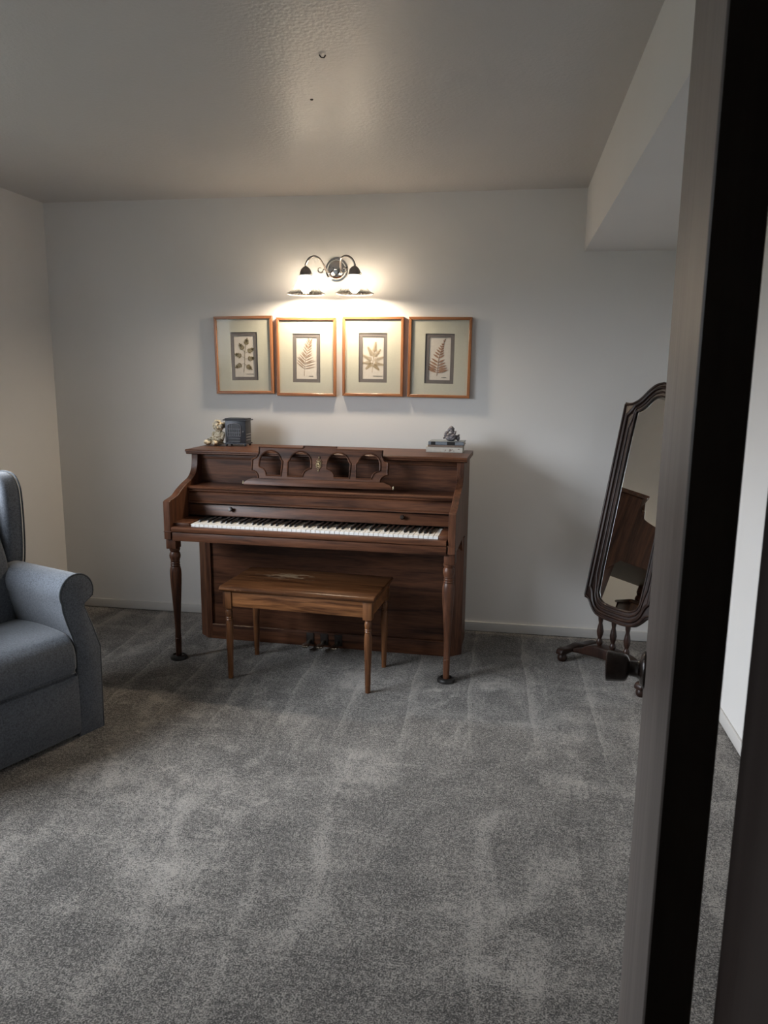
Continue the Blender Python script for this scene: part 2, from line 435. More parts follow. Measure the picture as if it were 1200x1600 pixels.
# front wall with the doorway the camera looks through
JX = 0.1645; DX0 = JX - 0.80; FT = 0.118
fw = MB()
fw.box(XL, DX0 - 0.02, YF - FT, YF, 0, ZC).box(JX + 0.02, XR, YF - FT, YF, 0, ZC).box(DX0 - 0.02, JX + 0.02, YF - FT, YF, 2.09, ZC)
struct(fw.build('wall_front', M['wall'], smooth=False))
hw = MB(); hw.box(XL, -1.25, HY0, YF - FT, 0, ZC)
struct(hw.build('wall_hall_left', M['wall'], smooth=False))
struct(MB().box(-1.25, XR, HY0 - T, HY0, 0, ZC).build('wall_hall_end', M['wall'], smooth=False))
struct(MB().box(XS, XR, YF, YB, ZS, ZC).build('ceiling_soffit', M['wall'], smooth=False))
def board(name, x0, x1, y0, y1):
    struct(MB().box(x0, x1, y0, y1, 0.004, ZBB, 0.003).build(name, M['base']))
board('baseboard_back', XL, XR, YB - 0.012, YB)
board('baseboard_left', XL, XL + 0.012, YF, YB - 0.012)
board('baseboard_right', XR - 0.012, XR, YF, YB - 0.012)
board('baseboard_front', XL + 0.012, DX0 - 0.07, YF, YF + 0.012)
# door lining: rabbeted jambs and head
tr = MB()
tr.box(JX, JX + 0.02, YF - FT - 0.004, YF + 0.001, 0, 2.09)
tr.box(JX - 0.003, JX + 0.001, YF - FT - 0.004, YF - 0.040, 0, 2.06)
tr.box(DX0 - 0.02, DX0, YF - FT - 0.004, YF + 0.001, 0, 2.09)
tr.box(DX0, DX0 + 0.003, YF - FT - 0.004, YF - 0.040, 0, 2.06)
tr.box(DX0 - 0.02, JX + 0.02, YF - FT - 0.004, YF + 0.001, 2.07, 2.09)
struct(tr.build('trim_1', M['jamb']))
ca = MB()
ca.box(DX0 - 0.065, DX0 - 0.008, YF + 0.001, YF + 0.016, 0, 2.14, 0.003)
ca.box(JX + 0.010, JX + 0.067, YF + 0.001, YF + 0.016, 0, 2.14, 0.003)
ca.box(DX0 - 0.065, JX + 0.067, YF + 0.001, YF + 0.016, 2.078, 2.14, 0.003)
struct(ca.build('trim_2', M['jamb']))
# window with sashes, sill and panes
w1 = MB()
a, b_ = XL - 0.085, XL - 0.035
w1.box(a, b_, WY0, WY0 + 0.045, WZ0, WZ1).box(a, b_, WY1 - 0.045, WY1, WZ0, WZ1)
w1.box(a, b_, WY0, WY1, WZ0, WZ0 + 0.045).box(a, b_, WY0, WY1, WZ1 - 0.045, WZ1)
MUL = [WY0 + (WY1 - WY0) * k / 3 for k in (1, 2)]
for q in MUL: w1.box(a, b_, q - 0.022, q + 0.022, WZ0, WZ1)
win = struct(w1.build('window_1', M['white']))
MB().box(XL - 0.035, XL + 0.03, WY0 - 0.03, WY1 + 0.03, WZ0 - 0.02, WZ0, 0.004).build('window_sill', M['white'], win)
for q0, q1 in ((WY0 + 0.045, MUL[0] - 0.022), (MUL[0] + 0.022, MUL[1] - 0.022), (MUL[1] + 0.022, WY1 - 0.045)):
    MB().box(XL - 0.064, XL - 0.060, q0, q1, WZ0 + 0.045, WZ1 - 0.045).build('window_pane', M['winpane'], win)
# open door: hinge edge near the camera, knob edge far
NX, NY = 0.1190, 0.530; FX, FY = 0.2445, 1.286
DL = math.hypot(FX - NX, FY - NY); DA = math.atan2(FY - NY, FX - NX)
door = struct(MB().box(0, DL, -0.0335, 0, 0.012, 2.05, 0.0015, 1).build('door_1', M['doorw']))
door.location = (NX, NY, 0); door.rotation_euler = (0, 0, DA)       # local x along the door, local +y = left face
def knob(sgn):
    k = MB()
    y0 = 0 if sgn > 0 else 0.0335
    Rm = Matrix.Translation((DL - 0.058, -y0 if sgn < 0 else 0, 1.010)) @ Matrix.Rotation(-sgn * PI / 2, 4, 'X')
    k.lathe([(0.0, 0.0), (0.030, 0.0), (0.030, 0.003), (0.026, 0.007), (0.017, 0.009), (0.0135, 0.013), (0.0125, 0.025), (0.0195, 0.028),
             (0.0220, 0.031), (0.0232, 0.036), (0.0256, 0.0585), (0.0250, 0.0610), (0.0180, 0.0630), (0.0, 0.0635)], n=10, mat=Rm)
    return k.build('door_knob', M['knob_dark'], door, 40)
knob(1); knob(-1)
for z in (0.24, 1.80):
    h = MB(); h.lathe([(0, -0.045), (0.0065, -0.045), (0.0065, 0.045), (0, 0.045)], -0.004, -0.0415, z, 12)
    h.box(-0.0015, 0.0, -0.042, -0.004, z - 0.044, z + 0.044)
    h.build('door_hinge', M['knob_dark'], door)

# ------------------------------------------------------------------ piano
piano = thing('upright_piano', 'dark walnut console piano with turned front legs against the back wall', 'piano', (-0.962, 3.53, 0), R(-1.6))
def P(mb, name, mat, parent=piano, angle=35): return mb.build(name, mat, parent, angle)
YK = 0.655                                   # back of the case
def side_poly():
    top = spline([(0.300, 1.045), (0.298, 1.005), (0.283, 0.962), (0.245, 0.928), (0.160, 0.903), (0.095, 0.880), (0.045, 0.857), (-0.030, 0.845)], 4)
    return [(YK, 0.0), (YK, 1.045)] + top + [(-0.045, 0.840), (-0.045, 0.648), (0.300, 0.648), (0.375, 0.560), (0.375, 0.0)]
for s in (-1, 1):
    P(MB().prism(side_poly(), 'x', s * 0.700 if s > 0 else -0.735, 0.735 if s > 0 else -0.700, 0.002, 1), 'side_panel', M['wz'])
    P(MB().box(s * 0.7145 - 0.0225, s * 0.7145 + 0.0225, -0.0475, -0.020, 0.684, 0.690, 0.002), 'arm_band', M['wx'])
lid = MB(); lid.prism([(0.285, 1.045), (0.278, 1.050), (0.278, 1.056), (0.268, 1.060), (0.268, 1.067), (0.273, 1.071), (0.660, 1.071), (0.660, 1.045)], 'x', -0.758, 0.752, 0.003)
P(lid, 'lid', M['wx'])
P(MB().box(-0.700, 0.700, 0.345, 0.362, 0.885, 1.045), 'upper_panel', M['wx'])
P(MB().box(-0.700, 0.700, 0.334, 0.346, 1.018, 1.045, 0.003), 'upper_rail', M['wx'])
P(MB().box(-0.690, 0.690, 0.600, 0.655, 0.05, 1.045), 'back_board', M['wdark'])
shelf = MB(); shelf.prism([(0.362, 0.862), (0.175, 0.862), (0.168, 0.868), (0.172, 0.874), (0.160, 0.878), (0.158, 0.884), (0.163, 0.889), (0.362, 0.889)], 'x', -0.700, 0.700)
P(shelf, 'fallboard_shelf', M['wx'])
fr = MB(); fr.prism([(0.186, 0.862), (0.176, 0.850), (0.176, 0.812), (0.168, 0.808), (0.168, 0.801), (0.205, 0.801), (0.205, 0.862)], 'x', -0.700, 0.700)
P(fr, 'fallboard_rail', M['wx'])
P(MB().box(-0.700, 0.700, 0.205, 0.225, 0.70, 0.803), 'name_board', M['felt'])
fb = MB(); fb.prism([(0.186, 0.792), (0.166, 0.744), (0.166, 0.738), (0.205, 0.738), (0.205, 0.792)], 'x', -0.700, 0.700, 0.002)
fall = P(fb, 'fallboard', M['wx'])
for kx in (-0.462, 0.446):
    k = MB(); k.lathe([(0, 0), (0.006, 0), (0.006, 0.006), (0.0105, 0.010), (0.0125, 0.016), (0.009, 0.022), (0, 0.023)], mat=Matrix.Translation((kx, 0.177, 0.771)) @ Matrix.Rotation(R(70), 4, 'X'), n=16)
    k.build('fallboard_knob', M['knob_dark'], fall)
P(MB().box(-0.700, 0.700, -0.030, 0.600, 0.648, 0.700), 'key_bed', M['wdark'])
for x0, x1 in ((-0.700, -0.616), (0.652, 0.700)):
    P(MB().box(x0, x1, -0.010, 0.205, 0.700, 0.728, 0.003), 'key_block', M['wx'])
ks = MB(); ks.prism([(-0.050, 0.688), (-0.054, 0.694), (-0.054, 0.706), (-0.048, 0.712), (-0.014, 0.712), (-0.010, 0.706), (-0.010, 0.688)], 'x', -0.692, 0.692)
P(ks, 'key_slip', M['wx'])
P(MB().box(-0.692, 0.692, -0.044, -0.030, 0.641, 0.684, 0.002), 'key_bed_rail', M['wx'])
# 88 keys, each its own part
KX0, KW = -0.612, 0.02425
wk = MB(); wk.box(0.0011, KW - 0.0011, 0.0, 0.20, 0.7003, 0.7225, 0.0009, 1); w0 = P(wk, 'white_key', M['ivory']); w0.location.x = KX0
bk = MB(); bk.prism([(0.052, 0.7228), (0.058, 0.7335), (0.064, 0.7350), (0.202, 0.7350), (0.202, 0.7228)], 'x', -0.0055, 0.0055, 0.0015); b0 = P(bk, 'black_key', M['ebony'])
firstb = True
for i in range(52):
    if i:
        c = w0.copy(); COL.objects.link(c); c.parent = piano; c.location.x = KX0 + i * KW
    nm = 'ABCDEFG'[i % 7]
    if nm in 'ACDFG' and i < 51:
        c = b0 if firstb else b0.copy()
        if not firstb: COL.objects.link(c); c.parent = piano
        firstb = False
        c.location.x = KX0 + (i + 1) * KW + {'A': 0.0012, 'C': -0.0015, 'D': 0.0015, 'F': -0.0018, 'G': 0.0}[nm]
# front legs on caster cups
LEG = [(0.0, 0.012), (0.0135, 0.012), (0.0150, 0.020), (0.0165, 0.105), (0.0170, 0.112), (0.0145, 0.116), (0.0165, 0.122), (0.0150, 0.128),
       (0.0148, 0.165), (0.0175, 0.240), (0.0228, 0.330), (0.0275, 0.410), (0.0292, 0.455), (0.0285, 0.478), (0.0245, 0.496), (0.0225, 0.500),
       (0.0250, 0.505), (0.0215, 0.511), (0.0245, 0.517), (0.0210, 0.523), (0.0235, 0.528), (0.0225, 0.532), (0.0275, 0.545), (0.0285, 0.556),
       (0.0260, 0.568), (0.0215, 0.576), (0.0250, 0.581), (0.0270, 0.588), (0.0265, 0.596), (0.0, 0.596)]
for s in (-1, 1):
    lg = MB().lathe(LEG, s * 0.703, 0.0, 0, 28); lg.box(s * 0.7075 - 0.0265, s * 0.7075 + 0.0265, -0.032, 0.030, 0.594, 0.649, 0.003)
    lo = P(lg, 'leg', M['wz'])
    MB().lathe([(0, 0), (0.043, 0), (0.044, 0.006), (0.040, 0.016), (0.030, 0.022), (0.026, 0.016), (0.0, 0.014)], s * 0.703, 0, 0, 28).build('caster_cup', M['cup'], lo)
# lower case with canted corners
low = MB(); low.prism([(-0.700, 0.600), (-0.700, 0.372), (-0.662, 0.336), (0.662, 0.336), (0.700, 0.372), (0.700, 0.600)], 'z', 0.012, 0.648)
P(low, 'lower_panel', M['wx'])
for s in (-1, 1):
    st = MB(); pl = [(0.742, 0.374), (0.682, 0.322), (0.655, 0.322), (0.655, 0.338), (0.742, 0.420)]
    st.prism([(s * u, v) for u, v in pl], 'z', 0.0, 0.645, 0.002, 1)
    P(st, 'corner_stile', M['wz'])
P(MB().box(-0.655, 0.655, 0.322, 0.338, 0.0, 0.084, 0.002), 'bottom_rail', M['wx'])
we = MB(); pts = []
for i in range(30): pts.append((-0.654 + i * 0.0145, 0.322, 0.0845 + 0.0010 * random.uniform(-1, 1)))
we.tube(pts, [0.0008 + 0.0022 * abs(noise.noise(Vector((i * 0.37, 4, 0)))) * (1.0 if i < 18 else 0.5) + (0.001 if i < 16 else 0) for i in range(30)], 6)
wo = P(we, 'worn_edge', M['worn'])
for px in (-0.083, -0.003, 0.077):
    pd = MB(); out = spline([(px - 0.010, 0.33), (px - 0.010, 0.285), (px - 0.020, 0.245), (px - 0.017, 0.215), (px, 0.205), (px + 0.017, 0.215), (px + 0.020, 0.245), (px + 0.010, 0.285), (px + 0.010, 0.33)], 4)
    pd.prism(out, 'z', 0.030, 0.042, 0.004, 2)
    P(pd, 'pedal', M['pedal'])
    P(MB().box(px - 0.022, px + 0.022, 0.3155, 0.3225, 0.012, 0.078, 0.004), 'pedal_slot', M['felt'])
# music desk with four arched openings
TILT = R(-14)
DM = Matrix.Translation((-0.006, 0.212, 0.905)) @ Matrix.Rotation(TILT, 4, 'X')
H = 0.212
half = [(0.0, H), (0.088, H), (0.088, H - 0.008), (0.096, H - 0.012), (0.332, H - 0.012), (0.332, H - 0.045)]
half += arc(0.332 + 0.034, H - 0.045 - 0.002, 0.030, 180, 262, 5)[1:]
half += [(0.366, H - 0.075), (0.366, 0.074)] + arc(0.366 - 0.002, 0.036, 0.036, 92, 176, 6)[1:] + [(0.328, 0.020), (0.395, 0.000)]
half = [p for i, p in enumerate(half) if i == 0 or (abs(p[0] - half[i - 1][0]) + abs(p[1] - half[i - 1][1])) > 1e-4]
outer = half + [(-x, z) for x, z in half[::-1] if x > 1e-6]
def opening(cx, side):
    # side=+1: notch at +x lower corner, pier at -x
    zc, r = 0.126, 0.060
    p = arc(0, zc, r, 0, 166, 14) + [(-0.0600, zc + 0.013), (-0.0665, zc + 0.006), (-0.0655, 0.095), (-0.0630, 0.056)]
    p += arc(0.060, 0.056, 0.042, 180, 98, 8) + [(0.060, 0.100)]
    q = []
    for u, v in p:
        if not q or abs(q[-1][0] - u) + abs(q[-1][1] - v) > 2e-3: q.append((u, v))
    if abs(q[0][0] - q[-1][0]) + abs(q[0][1] - q[-1][1]) < 2e-3: q.pop()
    return [(cx + side * u, v - 0.006) for u, v in q]
ops = [opening(-0.263, -1), opening(-0.101, 1), opening(0.101, -1), opening(0.263, 1)]
dk = MB().plate(outer, ops, 0.0, 0.016, DM)
desk = P(dk, 'music_desk', M['wx'])
for o_ in ops:
    MB().tube([(x, -0.001, z) for x, z in o_], 0.0042, 6, True, DM).build('arch_moulding', M['wx'], desk)
bor = [(x, z) for x, z in outer if z > 0.012]
MB().tube([(x * 0.985, -0.001, (z - 0.1) * 0.97 + 0.1) for x, z in bor], 0.0035, 6, False, DM).build('border_moulding', M['wx'], desk)
led = MB(); led.prism([(-0.395, -0.004), (0.395, -0.004), (0.395, 0.008), (0.378, 0.022), (0.345, 0.034), (-0.345, 0.034), (-0.378, 0.022), (-0.395, 0.008)], 'y', -0.016, 0.002, 0.003, mat=DM)
led.build('music_ledge', M['wx'], desk)
for s in (-1, 1):
    MB().tube([DM @ Vector((s * 0.398, -0.012, 0.0)), DM @ Vector((s * 0.398, -0.012, 0.016))], 0.004, 8).build('ledge_pin', M['ledge_pin'], desk)
em = MB()
for i in range(26):
    a = 2 * PI * i / 13; rr = (0.010 if i < 13 else 0.0165)
    em.ball((rr * math.cos(a) * (1 - 0.25 * abs(math.sin(a))), -0.004, 0.118 + 1.55 * rr * math.sin(a)), 0.0032 if i < 13 else 0.0026, 1, mat=DM)
for dz in (-0.034, 0.034): em.ball((0, -0.004, 0.118 + dz), 0.0045, 1, (0.8, 0.7, 1.3), mat=DM)
for k in range(4):
    a0 = PI / 4 + k * PI / 2
    em.tube([(0.005 * t * math.cos(a0 + t * 0.5), -0.004, 0.118 + 0.007 * t * math.sin(a0 + t * 0.5)) for t in [0.4 * j for j in range(9)]], 0.0016, 5, mat=DM)
em.ball((0, -0.005, 0.118), 0.006, 1, (0.8, 0.6, 1.2), mat=DM)
em.build('filigree_emblem', M['brass'], desk)

# ------------------------------------------------------------------ bench
bench = thing('piano_bench', 'brown oak piano bench with worn top and turned legs in front of the piano', 'bench', (-0.947, 3.493, 0), R(-4.0))
bt = MB(); bt.prism([(-0.198, 0.452), (-0.190, 0.452), (-0.190, 0.452), (0.190, 0.452), (0.198, 0.452), (0.203, 0.458), (0.203, 0.464), (0.196, 0.471), (0.186, 0.474), (-0.186, 0.474), (-0.196, 0.471), (-0.203, 0.464), (-0.203, 0.458)], 'x', -0.384, 0.384, 0.006)
top = bt.build('bench_top', M['btop'], bench)
for y0, y1 in ((-0.180, -0.162), (0.162, 0.180)): bench_ap = MB().box(-0.330, 0.330, y0, y1, 0.372, 0.452, 0.002).build('apron', M['bx'], bench)
for x0, x1 in ((-0.364, -0.346), (0.346, 0.364)): MB().box(x0, x1, -0.150, 0.150, 0.372, 0.452, 0.002).build('apron', M['bx'], bench)
BL = [(0.0, 0.0), (0.0125, 0.0), (0.0130, 0.030), (0.0125, 0.034), (0.0142, 0.040), (0.0140, 0.090), (0.0165, 0.170), (0.0185, 0.240), (0.0182, 0.278),
      (0.0150, 0.296), (0.0175, 0.301), (0.0150, 0.306), (0.0175, 0.311), (0.0150, 0.316), (0.0170, 0.326), (0.0180, 0.336), (0.0160, 0.346), (0.0135, 0.352),
      (0.0165, 0.357), (0.0175, 0.363), (0.0, 0.363)]
for sx in (-1, 1):
    for sy in (-1, 1):
        l = MB().lathe(BL, sx * 0.348, sy * 0.164, 0, 20)
        l.box(sx * 0.348 - 0.0215, sx * 0.348 + 0.0215, sy * 0.164 - 0.0215, sy * 0.164 + 0.0215, 0.361, 0.452, 0.002)
        l.build('leg', M['bz'], bench)

# ------------------------------------------------------------------ armchair
chair = thing('armchair', 'slate grey upholstered wing armchair with rolled arms by the left wall', 'armchair', (-1.651 - 0.40 * 0.3697, 2.756 - 0.40 * 0.9292, 0), math.atan2(0.93, 0.37))
def arm_poly(s):
    p = [(0.292, 0.0), (0.410, 0.0), (0.413, 0.20), (0.415, 0.357), (0.384, 0.450), (0.348, 0.545), (0.352, 0.558)]
    p += arc(0.320, 0.606, 0.076, -32, 205, 18)[1:]
    p += [(0.253, 0.545), (0.268, 0.490), (0.285, 0.440), (0.300, 0.385), (0.296, 0.20)]
    return [(s * u, v) for u, v in p]
for s in (-1, 1):
    a_ = MB().prism(arm_poly(s), 'y', 0.006, 0.60, 0.006, 2)
    arm = a_.build('armrest', M['fabric'], chair, 40)
    def shrink(p, k):
        cx = sum(u for u, v in p) / len(p); return [(cx + (u - cx) * k if v < 0.4 else u * 1 + (s * 0.320 - u) * (1 - k), v * 0.997 if v < 0.4 else 0.606 + (v - 0.606) * (k if v > 0.56 else 1)) for u, v in p]
    MB().prism(shrink(arm_poly(s), 0.955), 'y', -0.002, 0.008, 0.003, 2).build('arm_panel', M['fabric'], arm, 40)
    ap_ = [q for q in arm_poly(s)]
    MB().tube([(u, 0.004, v) for u, v in ap_[1:] + ap_[:1]], 0.0045, 6).build('arm_piping', M['fdark'], arm)
seat = MB().prism(spline([(0.50, 0.285), (0.03, 0.285), (-0.012, 0.292), (-0.022, 0.330), (-0.016, 0.385), (0.012, 0.427), (0.07, 0.449), (0.25, 0.455), (0.50, 0.432)], 5), 'x', -0.290, 0.290, 0.022, 4)
seat.build('seat_cushion', M['fabric'], chair, 50)
fp = MB().prism([(0.045, 0.02), (0.002, 0.015), (-0.008, 0.03), (-0.010, 0.15), (-0.008, 0.268), (0.002, 0.277), (0.045, 0.277)], 'x', -0.296, 0.296, 0.006)
fp.build('footrest_panel', M['fabric'], chair, 40)
MB().box(-0.300, 0.300, 0.045, 0.66, 0.0, 0.29).build('base', M['fdark'], chair)
br = MB(); ang = R(-13)
BM = Matrix.Translation((0, 0.345, 0.40)) @ Matrix.Rotation(ang, 4, 'X')
br.prism(spline([(0.0, 0.02), (-0.030, 0.16), (-0.034, 0.30), (-0.014, 0.44), (0.0, 0.56), (0.04, 0.635), (0.12, 0.65), (0.25, 0.62), (0.28, 0.0)], 5), 'x', -0.285, 0.285, 0.03, 4, mat=BM)
br.build('backrest', M['fabric'], chair, 50)
for s in (-1, 1):
    wg = MB()
    pl = spline([(0.46, 0.60), (0.415, 0.66), (0.398, 0.80), (0.398, 0.95), (0.412, 1.010), (0.45, 1.046), (0.53, 1.052), (0.64, 1.03), (0.70, 0.97), (0.66, 0.60)], 5)
    wg.prism(pl, 'x', s * 0.292 if s > 0 else -0.376, 0.376 if s > 0 else -0.292, 0.022, 4)
    wgo = wg.build('wing', M['fabric'], chair, 50)
    MB().tube([(s * 0.372, u - 0.001, v) for u, v in pl[2:44]], 0.004, 6).build('wing_piping', M['fdark'], wgo)
    MB().box(s * 0.335 - 0.037, s * 0.335 + 0.037, 0.597, 0.68, 0.06, 0.62, 0.01).build('back_post', M['fabric'], chair)
bb = MB().prism([(0.60, 0.05), (0.66, 0.05), (0.76, 1.0), (0.70, 1.02), (0.62, 0.6)], 'x', -0.33, 0.33, 0.012)
bb.build('outer_back', M['fabric'], chair)

# ------------------------------------------------------------------ standing mirror
mir = thing('standing_mirror', 'dark mahogany floor mirror with arched top leaning back beside the open door', 'mirror', (0.5525, 3.760, 0), math.atan2(-0.7557, 0.6549))
MM = Matrix.Translation((0, 0, 0.35)) @ Matrix.Rotation(R(-12.13), 4, 'X')
def fr_half(W, sgn=1):
    return W
Wd = 0.212
def frame_loop(inset):
    if inset == 0:
        hb = spline([(0.0, -0.078), (0.06, -0.077), (0.115, -0.068), (0.150, -0.042), (0.172, -0.018), (0.190, -0.004), (Wd, 0.0)], 4)
        ht = spline([(Wd, 1.024), (0.180, 1.022), (0.142, 1.031), (0.108, 1.058), (0.075, 1.094), (0.040, 1.120), (0.0, 1.130)], 4)
        pts = hb + [(Wd + 0.0, 0.004)] + [(Wd, 1.020)] + ht
    else:
        hb = [(0.0, -0.002), (0.045, -0.002), (0.085, 0.003), (0.118, 0.022), (0.133, 0.052)]
        ht = spline([(0.133, 0.978), (0.112, 0.981), (0.085, 1.000), (0.058, 1.030), (0.030, 1.050), (0.0, 1.057)], 4)
        pts = hb + ht
    out = []
    for p in pts:
        if not out or abs(p[0] - out[-1][0]) + abs(p[1] - out[-1][1]) > 2e-3: out.append(p)
    L_ = [(-x, z) for x, z in out[::-1] if x > 1e-4]
    return out + L_
fo, fi = frame_loop(0), frame_loop(1)
mf = MB().plate(fo, [fi], 0.006, 0.034, MM)
mframe = mf.build('mirror_frame', M['mfx'], mir, 30)
def lerp_loop(t):
    # moulding lines between the outer and inner loops, found along rays from the centre
    cx, cz = 0.0, 0.5; res = []
    n = 120
    def hit(loop, a):
        d = Vector((math.cos(a), math.sin(a))); best = None
        for i in range(len(loop)):
            p = Vector(loop[i]) - Vector((cx, cz)); q = Vector(loop[(i + 1) % len(loop)]) - Vector((cx, cz))
            e = q - p; den = d.x * e.y - d.y * e.x
            if abs(den) < 1e-12: continue
            tt = (p.x * e.y - p.y * e.x) / den; uu = (p.x * d.y - p.y * d.x) / den
            if tt > 0 and -1e-6 <= uu <= 1 + 1e-6 and (best is None or tt > best): best = tt
        return best
    for i in range(n):
        f = i / n
        # sample by walking the outer loop so that corners are kept
        k = f * len(fo); j = int(k); w = k - j
        p = Vector(fo[j]).lerp(Vector(fo[(j + 1) % len(fo)]), w)
        a = math.atan2(p.y - cz, p.x - cx)
        ro, ri = hit(fo, a), hit(fi, a)
        rr = ro + (ri - ro) * t
        res.append((cx + rr * math.cos(a), cz + rr * math.sin(a)))
    return res
for t, r_, y_ in ((0.06, 0.0055, 0.004), (0.34, 0.0085, 0.002), (0.66, 0.0050, 0.004), (0.93, 0.0045, 0.005)):
    MB().tube([(x, y_, z) for x, z in lerp_loop(t)], r_, 8, True, MM).build('frame_moulding', M['mfx'], mframe)
gl = MB().plate([(x * 1.03, 0.52 + (z - 0.52) * 1.012) for x, z in fi], [], 0.012, 0.017, MM)
gl.build('mirror_glass', M['mirror'], mir, smooth=False)
MB().plate([(x * 0.95, 0.52 + (z - 0.52) * 0.97) for x, z in fo], [], 0.035, 0.042, MM).build('back_board', M['mfx'], mir, smooth=False)
SP = [(0.0, 0.0), (0.011, 0.0), (0.013, 0.006), (0.009, 0.012), (0.014, 0.020), (0.0165, 0.032), (0.013, 0.044), (0.009, 0.050), (0.011, 0.056), (0.015, 0.070),
      (0.0175, 0.088), (0.0135, 0.112), (0.0095, 0.132), (0.0125, 0.150), (0.0135, 0.168), (0.0, 0.168)]
for u in (-0.089, -0.003, 0.085):
    MB().lathe(SP, u, 0.004, 0.110, 16).build('spindle', M['mfx'], mir)
stp = spline([(-0.258, 0.062), (-0.20, 0.072), (-0.15, 0.104), (-0.09, 0.124), (0.0, 0.128), (0.09, 0.124), (0.15, 0.104), (0.20, 0.072), (0.258, 0.062)], 4)
stl = stp + spline([(0.258, 0.036), (0.12, 0.058), (0.0, 0.068), (-0.12, 0.058), (-0.258, 0.036)], 4)
MB().prism(stl, 'y', -0.030, 0.040, 0.010, 3).build('stretcher', M['mfx'], mir)
for s in (-1, 1):
    fbp = spline([(-0.105, 0.034), (-0.108, 0.056), (-0.090, 0.068), (-0.04, 0.066), (0.02, 0.076), (0.08, 0.066), (0.150, 0.066), (0.168, 0.056), (0.165, 0.034), (0.08, 0.040), (0.02, 0.046), (-0.05, 0.040)], 4, True)
    ft = MB().prism(fbp, 'x', s * 0.258 - 0.022, s * 0.258 + 0.022, 0.006, 3).build('foot_bar', M['mfx'], mir)
    for y in (-0.082, 0.142):
        MB().lathe([(0, 0), (0.020, 0), (0.025, 0.010), (0.025, 0.022), (0.020, 0.034), (0, 0.036)], s * 0.258, y, 0, 20).build('bun_foot', M['mfx'], ft)

# ------------------------------------------------------------------ wall sconce
sc_ = thing('wall_sconce', 'two-light chrome wall sconce with ribbed bell glass shades above the framed prints', 'wall lamp', (-0.983, YB, 2.045))
def loc(x, y, z): return (x + 0.983, y - YB, z - 2.045)
bp = MB().lathe([(0.0, 0.040), (0.018, 0.039), (0.034, 0.034), (0.048, 0.024), (0.055, 0.014), (0.056, 0.008), (0.064, 0.007), (0.066, 0.0), (0.0, 0.0)], n=40,
                mat=Matrix.Rotation(PI / 2, 4, 'X'))
bp.build('backplate', M['chrome'], sc_)
MB().lathe([(0, 0), (0.006, 0), (0.007, 0.008), (0.0, 0.013)], n=14, mat=Matrix.Translation((0, -0.040, 0)) @ Matrix.Rotation(PI / 2, 4, 'X')).build('finial', M['chrome'], sc_)
SY = 4.12
for s in (-1, 1):
    cx = s * 0.134
    am = spline([(s * 0.030, -0.030, -0.020), (s * 0.040, -0.070, -0.016), (s * 0.047, -0.120, 0.012), (s * 0.062, -0.160, 0.040), (s * 0.090, -0.168, 0.050), (s * 0.118, -0.166, 0.036), (cx, -0.165, 0.008), (cx, -0.165, -0.004)], 7)
    A = MB().tube(am, 0.0055, 10)
    curl = [(s * 0.036, -0.060, -0.016), (s * 0.044, -0.092, -0.013)]
    for i in range(26):
        t = i / 25; a0 = -t * 5.4; rr = 0.019 * (1 - 0.60 * t)
        curl.append((s * 0.067 - s * rr * math.cos(a0), -0.112, -0.012 + rr * math.sin(a0)))
    A.tube(curl, [0.0042] * 8 + [0.0042 - 0.00009 * k for k in range(len(curl) - 8)], 8)
    A.build('gooseneck_arm', M['nickel'], sc_)
    cz = -0.003
    cap = MB().lathe([(0.0, cz), (0.010, cz), (0.016, cz - 0.004), (0.026, cz - 0.014), (0.032, cz - 0.030), (0.033, cz - 0.040), (0.036, cz - 0.043), (0.036, cz - 0.046), (0.0, cz - 0.046)], cx, -0.165, 0, 28)
    co = cap.build('socket_cap', M['nickel'], sc_)
    MB().tube([(cx + 0.032, -0.185, cz - 0.040), (cx + 0.042, -0.195, cz - 0.040)], 0.003, 8).build('thumb_screw', M['nickel'], co)
    prof = [(0.031, -0.044), (0.033, -0.056), (0.040, -0.074), (0.051, -0.096), (0.064, -0.117), (0.078, -0.132), (0.092, -0.141), (0.101, -0.145)]
    sh = MB().lathe(prof, cx, -0.165, 0, 192, ribs=32, ramp_=0.030)
    so = sh.build('glass_shade', M['shade'], sc_, 60)
    m = so.modifiers.new('Solid', 'SOLIDIFY'); m.thickness = 0.0022
    MB().tube([(cx + 0.101 * math.cos(2 * PI * i / 48), -0.165 + 0.101 * math.sin(2 * PI * i / 48), -0.1455) for i in range(48)], 0.0022, 8, True).build('shade_lip', M['rim'], so)
    MB().lathe([(0.0, -0.046), (0.013, -0.046), (0.014, -0.066), (0.020, -0.080), (0.027, -0.098), (0.029, -0.112), (0.026, -0.127), (0.016, -0.138), (0.0, -0.142)], cx, -0.165, 0, 24).build('light_bulb', M['bulb'], sc_)

